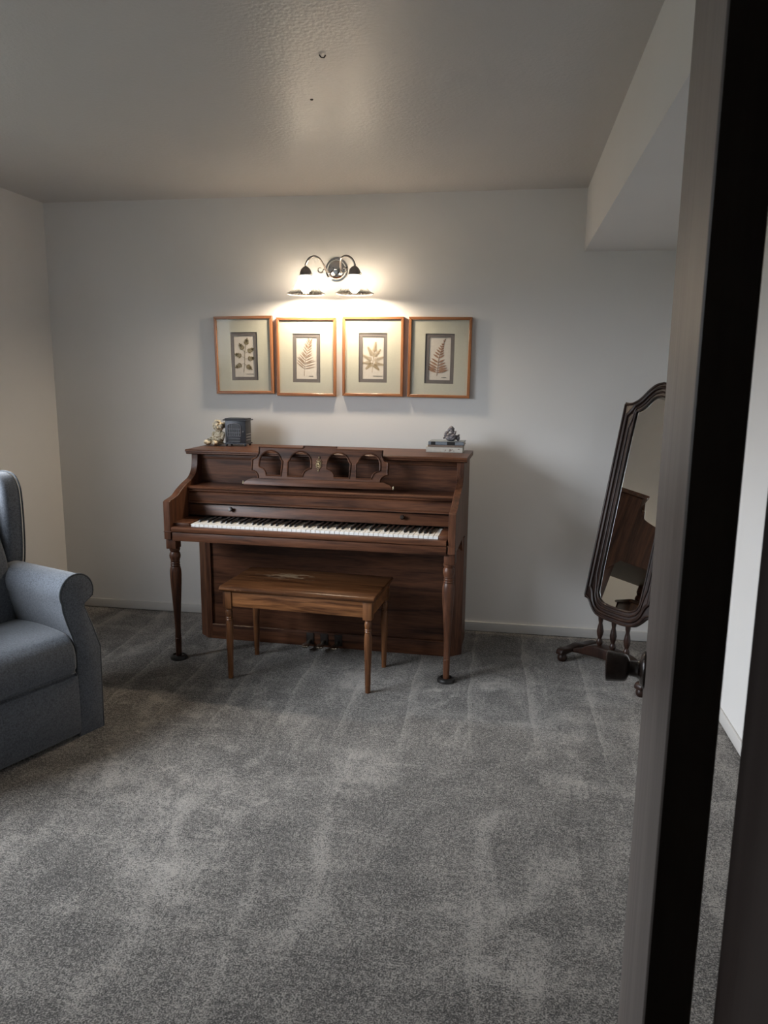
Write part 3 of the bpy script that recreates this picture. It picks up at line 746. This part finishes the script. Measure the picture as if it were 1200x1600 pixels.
# ------------------------------------------------------------------ framed botanical prints
def leaflet(mb, p0, p1, w, y):
    p0, p1 = Vector(p0), Vector(p1); d = p1 - p0; nrm_ = Vector((-d.y, d.x)).normalized()
    L_ = [p0]
    for t, k in ((0.2, 0.75), (0.45, 1.0), (0.75, 0.65)): L_.append(p0 + d * t + nrm_ * w * k)
    L_.append(p1)
    for t, k in ((0.75, 0.65), (0.45, 1.0), (0.2, 0.75)): L_.append(p0 + d * t - nrm_ * w * k)
    mb.prism([tuple(v) for v in L_], 'y', y - 0.0005, y)
def stem(mb, pts, r, y): mb.tube([(x, y, z) for x, z in pts], r, 5)
def rot2(v, a): c, s = math.cos(a), math.sin(a); return Vector((v.x * c - v.y * s, v.x * s + v.y * c))
def leaf_one(mb, y):      # broad lobed compound leaf
    stem(mb, [(-0.006, -0.088), (0.0, -0.05), (0.002, 0.0), (0.012, 0.075)], 0.0010, y)
    groups = [((0.008, 0.045), 78, 0.040), ((0.002, 0.020), 120, 0.045), ((0.004, 0.012), 28, 0.050), ((0.0, -0.010), 160, 0.050), ((0.002, -0.018), 5, 0.048), ((-0.001, -0.040), 205, 0.050), ((0.0, -0.044), -38, 0.042)]
    for base, ang_, ln in groups:
        b0_ = Vector(base); d = rot2(Vector((1, 0)), R(ang_)); e = b0_ + d * ln
        stem(mb, [tuple(b0_), tuple(e)], 0.0008, y)
        leaflet(mb, e - d * 0.016, e + d * 0.012, 0.0055, y)
        for k, t in enumerate((0.35, 0.58, 0.80)):
            q = b0_ + d * ln * t
            for sg in (-1, 1): leaflet(mb, q, q + rot2(d, sg * R(48)) * (0.020 - 0.003 * k), 0.0045, y)
def leaf_two(mb, y):      # feather-like frond
    ax = spline([(-0.012, -0.098), (-0.010, -0.06), (-0.004, -0.01), (0.008, 0.045), (0.020, 0.085)], 8)
    stem(mb, ax, 0.0011, y)
    n = 14
    for i in range(n):
        t = i / (n - 1); k = int((0.27 + 0.70 * t) * (len(ax) - 1)); p = Vector(ax[k])
        ln = 0.060 * (1 - 0.45 * t) * (0.78 + 0.22 * math.sin(PI * min(1, t * 2 + 0.25)))
        dl = rot2(Vector((0, 1)), R(50 - 26 * t)); dr = rot2(Vector((0, 1)), R(-78 + 44 * t))
        leaflet(mb, p, p + dl * ln, 0.0026, y); leaflet(mb, p, p + dr * ln, 0.0026, y)
def leaf_three(mb, y):    # bushy bracken
    stem(mb, [(-0.004, -0.080), (0.0, -0.03), (0.006, 0.03), (0.014, 0.078)], 0.0009, y)
    for base, ang_, ln in [((0.006, 0.02), 82, 0.060), ((0.002, 0.0), 118, 0.062), ((0.003, -0.004), 52, 0.058), ((0.0, -0.02), 150, 0.064), ((0.0, -0.022), 22, 0.066), ((-0.001, -0.03), 180, 0.058), ((0.0, -0.034), -6, 0.056), ((-0.001, -0.03), 222, 0.048), ((0.0, -0.034), -46, 0.046)]:
        b0_ = Vector(base); d = rot2(Vector((1, 0)), R(ang_)); stem(mb, [tuple(b0_), tuple(b0_ + d * ln)], 0.0006, y)
        for k in range(9):
            q = b0_ + d * ln * (0.14 + 0.098 * k)
            for sg in (-1, 1): leaflet(mb, q, q + rot2(d, sg * R(58)) * (0.0155 - 0.0011 * k), 0.0016, y)
def leaf_four(mb, y):     # triangular fern with drawn-out tip
    ax = spline([(-0.012, -0.092), (-0.008, -0.06), (-0.002, 0.0), (0.012, 0.055), (0.027, 0.098)], 8)
    stem(mb, ax, 0.0011, y); n = 13
    for i in range(n):
        t = i / (n - 1); p = Vector(ax[int((0.16 + 0.82 * t) * (len(ax) - 1))])
        ln = 0.064 * (1 - t) ** 1.25 + 0.004
        dl = rot2(Vector((0, 1)), R(66 - 26 * t)); dr = rot2(Vector((0, 1)), R(-74 + 36 * t))
        w = 0.0060 - 0.0030 * t
        leaflet(mb, p, p + dl * ln, w, y); leaflet(mb, p, p + dr * ln * 0.86, w, y)
def scribble(mb, x0, x1, z, y, words):
    n = 46; pts = []
    for i in range(n + 1):
        t = i / n; amp = 0.0022 * (0.5 + 0.8 * abs(noise.noise(Vector((t * 9 + words, words, 0)))))
        pts.append((x0 + (x1 - x0) * t + 0.0012 * math.sin(i * 2.1), y, z + amp * math.sin(i * 2.1 + 0.7)))
    mb.tube(pts, 0.00055, 4)
FW, FH, FB = 0.348, 0.438, 0.0155
PR = [(-1.5285, 1.576, R(-0.9), leaf_one, 'leaf_olive', (0.012, 0.070), 'leafmost left framed print'),
      (-1.1585, 1.568, R(0.1), leaf_two, 'leaf_brown', (0.016, 0.056), ''),
      (-0.7735, 1.5725, R(0.1), leaf_three, 'leaf_tan', (0.006, 0.072), ''),
      (-0.3990, 1.570, R(0.5), leaf_four, 'leaf_rust', (0.016, 0.058), '')]
LB = ['cherry framed print of an olive lobed leaf, nearest the left wall', 'cherry framed print of a slender brown feather-like frond, second from the left wall',
      'cherry framed print of a bushy pale tan bracken under the right lamp shade', 'cherry framed print of a rust brown triangular fern, nearest the mirror']
for (x, z, rt, fn, lm, cap_, _), lab in zip(PR, LB):
    o = thing('framed_print', lab, 'picture', (x, YB - 0.001, z), 0, 'botanical prints above the piano')
    o.rotation_euler = (0, rt, 0)
    hx, hz = FW / 2, FH / 2
    for sgn in (-1, 1):
        f = MB()
        f.prism([(sgn * hx, -hz), (sgn * hx, hz), (sgn * (hx - FB), hz - FB), (sgn * (hx - FB), -hz + FB)], 'y', -0.024, 0.0, 0.002, 1)
        f.build('frame_upright', M['framez'], o)
    for sgn in (-1, 1):
        f = MB()
        f.prism([(-hx, sgn * hz), (hx, sgn * hz), (hx - FB, sgn * (hz - FB)), (-hx + FB, sgn * (hz - FB))], 'y', -0.024, 0.0, 0.002, 1)
        f.build('frame_crosspiece', M['frame'], o)
    def rect(w, h, dz=0): return [(-w / 2, -h / 2 + dz), (w / 2, -h / 2 + dz), (w / 2, h / 2 + dz), (-w / 2, h / 2 + dz)]
    ox, oz = 0.162, 0.272; dz = -0.006
    MB().plate(rect(FW - 0.02, FH - 0.02), [rect(ox, oz, dz)], -0.0135, -0.010).build('mat', M['mat'], o, smooth=False)
    MB().plate(rect(ox + 0.02, oz + 0.02, dz), [rect(ox - 0.042, oz - 0.040, dz)], -0.0098, -0.0070).build('inner_mat', M['mat2'], o, smooth=False)
    MB().box(-ox / 2, ox / 2, -0.0068, -0.0050, -oz / 2 + dz, oz / 2 + dz).build('paper', M['paper'], o, smooth=False)
    lf = MB(); fn(lf, -0.0072)
    lo = lf.build('pressed_leaf', M[lm], o, smooth=False); lo.location = (-0.001, 0, -0.002); lo.scale = (1.12, 1, 1.06)
    sb = MB(); scribble(sb, cap_[0] - 0.004, cap_[1] - 0.018, -0.107, -0.0072, x)
    sb.build('handwritten_caption', M['ink'], o)
    MB().box(-hx + FB - 0.002, hx - FB + 0.002, -0.0175, -0.0160, -hz + FB - 0.002, hz - FB + 0.002).build('glass', M['pane'], o, smooth=False)

# ------------------------------------------------------------------ things on the piano
rz = R(-1.6)
def onp(x, y, z=1.071):
    c, s = math.cos(rz), math.sin(rz)
    return (-0.962 + c * x - s * y, 3.53 + s * x + c * y, z)
# miniature stove
stv = thing('toy_stove', 'small black cast-iron stove with arched grated door on top of the piano', 'ornament', onp(-0.568, 0.555), rz)
s_ = MB(); s_.prism([(-0.061, 0.014), (0.061, 0.014), (0.061, 0.142), (-0.061, 0.142)], 'y', -0.040, 0.045, 0.003)
s_.prism([(-0.066, -0.045), (0.066, -0.045), (0.066, 0.050), (-0.066, 0.050)], 'z', 0.010, 0.017, 0.002)
s_.build('stove_body', M['iron'], stv)
tp = MB(); tp.prism([(-0.070, -0.050), (0.070, -0.050), (0.072, 0.052), (-0.072, 0.052)], 'z', 0.142, 0.148, 0.002)
tp.prism([(-0.062, -0.042), (0.062, -0.042), (0.062, 0.046), (-0.062, 0.046)], 'z', 0.148, 0.155, 0.003)
tp.build('stove_top', M['iron'], stv)
arch_ = [(-0.044, 0.055), (0.032, 0.055), (0.032, 0.113)] + arc(-0.006, 0.113, 0.038, 8, 172, 10, 0.014)[0:] + [(-0.044, 0.113)]
dr = MB().prism(arch_, 'y', -0.0425, -0.039); dro = dr.build('stove_door', M['stove_black'], stv, smooth=False)
g = MB().tube([(x, -0.0435, z) for x, z in arch_], 0.0022, 6, True); g.build('door_rim', M['iron_edge'], dro)
g = MB()
for gx in (-0.031, -0.018, -0.006, 0.007, 0.019): g.tube([(gx, -0.0432, 0.056), (gx, -0.0432, 0.121)], 0.0013, 5)
for gz in (0.075, 0.096): g.tube([(-0.043, -0.0432, gz), (0.031, -0.0432, gz)], 0.0013, 5)
g.build('door_grate', M['iron_edge'], dro)
ad = MB().box(-0.042, 0.030, -0.0425, -0.039, 0.025, 0.044); ado = ad.build('ash_drawer', M['stove_black'], stv)
MB().tube([(-0.042, -0.043, 0.025), (0.030, -0.043, 0.025), (0.030, -0.043, 0.044), (-0.042, -0.043, 0.044)], 0.0018, 6, True).build('drawer_rim', M['iron_edge'], ado)
lv = MB()
for k in range(3): lv.tube([(0.0615, -0.030, 0.034 + 0.016 * k), (0.0615, 0.036, 0.034 + 0.016 * k)], 0.0016, 6)
lv.build('side_rib', M['iron_edge'], stv)
MB().ball((0.047, -0.044, 0.082), 0.0035, 1).build('door_latch', M['iron_edge'], dro)
for sx in (-1, 1):
    for yy in (-0.036, 0.040):
        MB().lathe([(0, 0), (0.005, 0), (0.0065, 0.004), (0.005, 0.010), (0.008, 0.013), (0, 0.0135)], sx * 0.055, yy, 0, 12).build('stove_foot', M['iron'], stv)
# shaggy figurine
fg = MB()
fg.ball((0.010, 0.0, 0.044), 0.031, 3, (0.95, 0.9, 1.25)); fg.ball((0.012, -0.004, 0.098), 0.026, 3, (1.05, 1.0, 1.05))
for i in range(26):
    a = random.uniform(0, 2 * PI); h = random.uniform(-0.2, 1.0)
    fg.ball((0.012 + 0.027 * math.cos(a) * math.sqrt(max(0, 1 - h * h)), -0.002 + 0.024 * math.sin(a), 0.100 + 0.026 * h), random.uniform(0.007, 0.011), 2)
for s in (-1, 1):
    fg.ball((0.012 + s * 0.026, -0.012, 0.050), 0.012, 2, (0.9, 1, 1.9)); fg.ball((-0.012 + s * 0.020, -0.035, 0.016), 0.015, 2, (1.1, 1.9, 0.95))
    fg.ball((-0.016 + s * 0.022, -0.058, 0.017), 0.014, 2)
fg.ball((-0.044, -0.015, 0.016), 0.016, 2); fg.ball((-0.034, 0.008, 0.024), 0.018, 2); fg.ball((0.012, -0.030, 0.092), 0.009, 2); fg.ball((0.005, -0.006, 0.010), 0.03, 2, (1.3, 1.0, 0.33))
fg.warp(0.006, 85, 3)
zmin = min(v.co.z for v in fg.bm.verts)
for v in fg.bm.verts: v.co.z -= zmin
for v in fg.bm.verts: v.co *= 1.06
fo_ = fg.build('figurine', M['figurine'], None, 80)
fo_.location = onp(-0.690, 0.545); fo_.rotation_euler = (0, 0, rz)
tag(fo_, 'cream shaggy seated figurine on the piano lid, left of the small black stove', 'figurine')
# books and rock
def book(x0, x1, y0, y1, z0, z1, cov, lab, rot=0.0):
    cx, cy = (x0 + x1) / 2, (y0 + y1) / 2; w, d, h = (x1 - x0) / 2, (y1 - y0) / 2, z1 - z0
    o = thing('book', lab, 'book', onp(cx, cy, z0), rz + rot, 'books stacked on the piano lid')
    t = min(0.0022, h * 0.2)
    c = MB(); c.box(-w, w, -d, d, 0, t); c.box(-w, w, -d, d, h - t, h); c.box(-w, w, -d, -d + t, 0, h)
    c.build('cover', cov, o, smooth=False)
    MB().box(-w + 0.003, w - 0.003, -d + t, d - 0.003, t, h - t).build('pages', M['pages'], o, smooth=False)
    return o, w, d, h
Z0 = 1.0712
b1, w, d, h = book(0.512, 0.706, 0.505, 0.645, Z0, Z0 + 0.029, M['cover_white'], 'thick cream book at the bottom of the stack on the piano')
mk = MB()
for i in range(11):
    xx = random.uniform(0.0, w - 0.012); zz = random.uniform(0.007, 0.022)
    mk.box(xx - 0.004, xx + random.uniform(0.001, 0.006), -d - 0.0004, -d, zz - 0.002, zz + random.uniform(0.0005, 0.003))
mk.build('spine_print', M['cover_tan'], b1, smooth=False)
book(0.520, 0.706, 0.508, 0.643, Z0 + 0.0292, Z0 + 0.0395, M['cover_tan'], 'thin tan book in the middle of the stack on the piano', R(0.8))
b3, w, d, h = book(0.524, 0.712, 0.506, 0.640, Z0 + 0.0397, Z0 + 0.0570, M['cover_grey'], 'slate grey book with black spine bands under the grey rock', R(-0.6))
MB().box(-w + 0.014, -w + 0.038, -d - 0.0005, -d, 0.0, 0.0173).build('spine_band', M['black'], b3, smooth=False)
MB().box(0.006, 0.048, -d - 0.0005, -d, 0.0, 0.0173).build('spine_band', M['black'], b3, smooth=False)
rk = MB()
for i in range(34):
    zz = random.uniform(0, 1) ** 1.3; rr = 0.036 * (1 - zz) + 0.006; a = random.uniform(0, 2 * PI)
    c = (rr * math.cos(a), 0.7 * rr * math.sin(a), 0.012 + 0.052 * zz); q = random.uniform(0.007, 0.014)
    b = bmesh.new(); bmesh.ops.create_icosphere(b, subdivisions=1, radius=q)
    rk._add(b, Matrix.Translation(c) @ Matrix.Rotation(random.uniform(0, 3), 4, Vector((random.random(), random.random(), 1)).normalized()) @ Matrix.Diagonal((1, 0.8, random.uniform(0.7, 1.5), 1)))
rk.ball((0, 0, 0.018), 0.033, 2, (1.0, 0.75, 0.6)); rk.warp(0.004, 60, 9)
zmin = min(v.co.z for v in rk.bm.verts)
for v in rk.bm.verts: v.co.z -= zmin
ro = rk.build('rock', M['rock'], None, 15); ro.location = onp(0.637, 0.560, Z0 + 0.0571)
tag(ro, 'jagged grey crystal rock on top of the book stack on the piano', 'rock')

# ------------------------------------------------------------------ light from the sky
wd = bpy.data.worlds.new('overcast_sky'); SC.world = wd; wd.use_nodes = True
nt = wd.node_tree; bg = nt.nodes['Background']
tc = nt.nodes.new('ShaderNodeTexCoord'); sx = nt.nodes.new('ShaderNodeSeparateXYZ')
nt.links.new(tc.outputs['Generated'], sx.inputs[0])
base_c = ramp(nt, sx.outputs['Z'], [(0.0, (0.10, 0.11, 0.10)), (0.03, (0.63, 0.67, 0.74)), (0.6, (0.89, 0.94, 1.02))])
# thin cloud in front of the sun: a soft bright area of the sky
sd = Vector((-0.88, -0.48, 0.52)).normalized()
dp = nt.nodes.new('ShaderNodeVectorMath'); dp.operation = 'DOT_PRODUCT'; dp.inputs[1].default_value = sd
nt.links.new(tc.outputs['Generated'], dp.inputs[0])
mx0 = node(nt, 'ShaderNodeMath', operation='MAXIMUM'); mx0.inputs[1].default_value = 0.0
pw = node(nt, 'ShaderNodeMath', operation='POWER'); pw.inputs[1].default_value = 12.0
nt.links.new(dp.outputs['Value'], mx0.inputs[0]); nt.links.new(mx0.outputs[0], pw.inputs[0])
glow = node(nt, 'ShaderNodeMath', operation='MULTIPLY_ADD'); glow.inputs[1].default_value = 4.0; glow.inputs[2].default_value = 1.0
nt.links.new(pw.outputs[0], glow.inputs[0])
vm = nt.nodes.new('ShaderNodeVectorMath'); vm.operation = 'SCALE'
nt.links.new(base_c, vm.inputs[0]); nt.links.new(glow.outputs[0], vm.inputs['Scale'])
nt.links.new(vm.outputs[0], bg.inputs['Color'])
SKY = 2.0
bg.inputs['Strength'].default_value = SKY
pl_ = bpy.data.lights.new('window_portal', 'AREA'); pl_.shape = 'RECTANGLE'; pl_.size = WZ1 - WZ0; pl_.size_y = WY1 - WY0
pl_.cycles.is_portal = True
po = bpy.data.objects.new('window_portal', pl_); COL.objects.link(po)
po.location = (XL - 0.10, (WY0 + WY1) / 2, (WZ0 + WZ1) / 2); po.rotation_euler = (0, R(-90), 0)

# ------------------------------------------------------------------ camera
cd = bpy.data.cameras.new('camera'); cam = bpy.data.objects.new('camera', cd); COL.objects.link(cam)
fwv = Vector((-math.sin(YAW) * math.cos(PIT), math.cos(YAW) * math.cos(PIT), -math.sin(PIT)))
rt = Vector((math.cos(YAW), math.sin(YAW), 0)); up = rt.cross(fwv)
r2 = math.cos(ROL) * rt + math.sin(ROL) * up; u2 = -math.sin(ROL) * rt + math.cos(ROL) * up
mt = Matrix((( r2.x, u2.x, -fwv.x), (r2.y, u2.y, -fwv.y), (r2.z, u2.z, -fwv.z))).to_4x4()
mt.translation = (0, 0, CAM_H); cam.matrix_world = mt
cd.sensor_fit = 'VERTICAL'; cd.sensor_height = 36.0; cd.sensor_width = 27.0; cd.lens = F_PX * 36.0 / 1600
cd.clip_start = 0.02
cd.dof.use_dof = True; cd.dof.focus_distance = 3.7; cd.dof.aperture_fstop = 20.0
SC.camera = cam

SC.view_settings.view_transform = 'Standard'; SC.view_settings.look = 'None'
SC.view_settings.gamma = 1.0; SC.view_settings.use_curve_mapping = False
SC.view_settings.exposure = 2.45
SC.cycles.use_denoising = True
SC.cycles.max_bounces = 10; SC.cycles.diffuse_bounces = 6; SC.cycles.glossy_bounces = 5; SC.cycles.transparent_max_bounces = 12
SC.cycles.sample_clamp_indirect = 6.0
SC.cycles.caustics_reflective = False; SC.cycles.caustics_refractive = False
